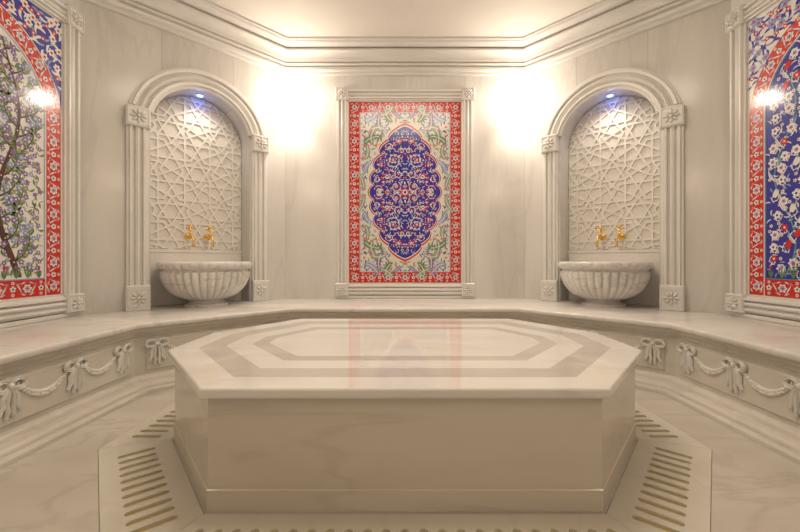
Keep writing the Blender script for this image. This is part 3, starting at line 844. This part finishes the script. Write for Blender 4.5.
        for i,(x,zz) in enumerate(fill):
            a=rnd.uniform(.8,2.3); q=i%6; l=4+.08*(i%5)
            c.spiral(x,zz-.015,.044,a,.8,1 if i%2 else -1,.005,'white',3.4,None,'white')
            if q in(0,3): c.flower(x,zz,.033,'white',l,6,'red',a,.22,None); c.flower(x,zz,.016,'sky',l+.5,6,'red',a,.4)
            elif q==1: c.tulip(x,zz-.02,a,.070,'red',l)
            elif q==2: c.flower(x,zz,.029,'white',l,5,'blue',a,.3)
            elif q==4: c.tulip(x,zz-.02,a,.070,'white',l)
            else: c.flower(x,zz,.026,'red',l,6,'white',a,.3)
        sm=scatter(32,20000,-lim,lim,Z0+.17,sp+lim,lambda x,zz: ok(x,zz,.01),.038,fill)
        for i,(x,zz) in enumerate(sm):
            if i%3==0: c.flower(x,zz,.013,'white',3.6,5,'red')
            elif i%3==1: c.leaf(x,zz,i*1.3,.045,.009,'white',3.3,1.6)
            else: c.leaf(x,zz,i*1.7,.040,.011,'sky',3.3,1)
    m=12
    for k in range(m+1):
        x=-lim+.02+k*(2*lim-.04)/m; zz=Z0+.135; hgt=.06+.025*(k%3)
        for da in (-.5,.0,.5): c.leaf(x,zz,pi/2+da,hgt,.011,'green',5,-da)
        if k%3==0: c.tulip(x,zz+hgt*.95,pi/2,.030,'red',5.5)
        else: c.flower(x,zz+hgt*.9,.014,'sky' if k%2 else 'purple',5.5,6,'red')
    return c.b.mesh('tile_field',[T[k] for k in TK],recalc=False)

RB={}
def panel(tile_me,loc,rz,label,FW,FT):
    e=empty('tile_panel',(loc[0],loc[1],HB),rz,label,'tile panel','framed ceramic tile panels')
    obj('tile_field',tile_me,e,(0,-.012,-HB))
    b=MB(); b.box(-HWT-.01,HWT+.01,-.0115,-.0005,Z0-HB-.01,Z1-HB+.01); obj('backing_board',b.mesh('backing_board',[M_trim]),e)
    R=FW+.004; rb=RB.setdefault(FW,rosette_mesh(R,FT+.016))
    xc=HWT+FW/2; zb=Z0-HB-FW/2; ztp=Z1-HB+FW/2
    vm=strip_mesh(FW-.008,FT,ztp-zb-R,name='frame_moulding'); hm=strip_mesh(FW-.008,FT,2*xc-R,True,name='frame_moulding')
    for s in (-1,1):
        obj('frame_moulding',vm,e,(s*xc,0,zb+R/2))
        for zz in (zb,ztp): obj('rosette_block',rb,e,(s*xc,0,zz))
    for zz in (zb,ztp): obj('frame_moulding',hm,e,(-xc+R/2,0,zz))
    zlow=Z0-HB-FW-.003
    b=MB(); b.box(-xc-FW/2,xc+FW/2,-FT*.8,0,.001,zlow,b=.004); obj('frame_base',b.mesh('frame_base',[M_trim]),e)
    return e
panel(center_canvas(),(0,BD),0,'tall tile panel with blue medallion and red floral border',.134,.045)
panel(side_canvas('tree'),(-WX,2.15),pi/2,'arched tile panel with purple blossom tree on cream ground',.136,.05)
panel(side_canvas('bluef'),(WX,2.15),-pi/2,'arched tile panel with white and red flowers on cobalt ground',.136,.05)

# ------------------------------------------------------------------ lamps and lights
def light(name,kind,loc,energy,col,rad=.05,rot=(0,0,0),size=None,spot=None):
    l=bpy.data.lights.new(name,kind); l.energy=energy; l.color=col
    if kind=='AREA': l.shape='DISK'; l.size=size
    else: l.shadow_soft_size=rad
    if kind=='SPOT': l.spot_size=radians(spot); l.spot_blend=1
    o=bpy.data.objects.new(name,l); COL.objects.link(o); o.location=loc; o.rotation_euler=rot; return o
WARM=(1,.86,.70); GOLD=(1,.80,.58)
wlp=empty('wall_lamp',(0,0,0),0,'small round frosted wall lamp glowing warm white','wall lamp','glowing wall lamps')
b=MB(); b.lathe([(.055,0),(.057,-.01),(.05,-.016),(.03,-.016)],n=28,axis='y'); obj('lamp_base',b.mesh('lamp_base',[M_gold],smooth=True),wlp)
b=MB(); b.lathe([(.054,-.014),(.053,-.03),(.042,-.050),(.022,-.062),(.001,-.065)],n=28,axis='y'); obj('lamp_shade',b.mesh('lamp_shade',[M_glow],smooth=True),wlp,label='frosted glass dome')
wlp.location=(-1.2,BD,2.66)
dup(wlp,'wall_lamp',(1.2,BD,2.66),0)
for sx in (-1,1):
    light('wall_lamp_light','POINT',(sx*1.2,BD-.18,2.64),13,WARM,.06)
    light('extra_wash_spot','SPOT',(sx*1.2,BD-.12,2.56),24,WARM,.05,(0,0,0),None,95)  # extra spot added to draw the lamp glow down the corners
    org,rz=(nlocL,pi/4) if sx<0 else (nlocR,-pi/4)
    light('niche_light','POINT',toworld(org,rz,(0,.11,NSP+NW-.06-HB)),.16,(.15,.25,1),.02)
    light('niche_fill_spot','SPOT',toworld(org,rz,(0,.02,NSP+NW-.05-HB)),7,(1,.90,.78),.03,(radians(8),0,rz),None,130)  # added warm fill, brightens the carved relief; no fixture of its own
    light('rear_fill_light','POINT',(sx*2.1,-.25,2.5),12,GOLD,.12)  # unseen fill added behind the camera, no lamp modelled
light('ceiling_fill_light','AREA',(0,2.1,CEIL-.02),40,(1,.86,.68),size=1.5)  # unseen general fill added overhead, out of view, no fixture modelled
w=bpy.data.worlds.new('world'); S.world=w; w.use_nodes=True
w.node_tree.nodes['Background'].inputs[0].default_value=(.9,.75,.6,1); w.node_tree.nodes['Background'].inputs[1].default_value=.05

# ------------------------------------------------------------------ camera
cam=bpy.data.cameras.new('camera'); co=bpy.data.objects.new('camera',cam); COL.objects.link(co)
co.location=(0,0,EYE); co.rotation_euler=(pi/2,0,0)
cam.sensor_width=36; cam.lens=373/800*36; cam.shift_x=-5/800; cam.shift_y=-.0075; cam.clip_start=.02
S.camera=co
S.view_settings.view_transform='Standard'
S.view_settings.exposure=0
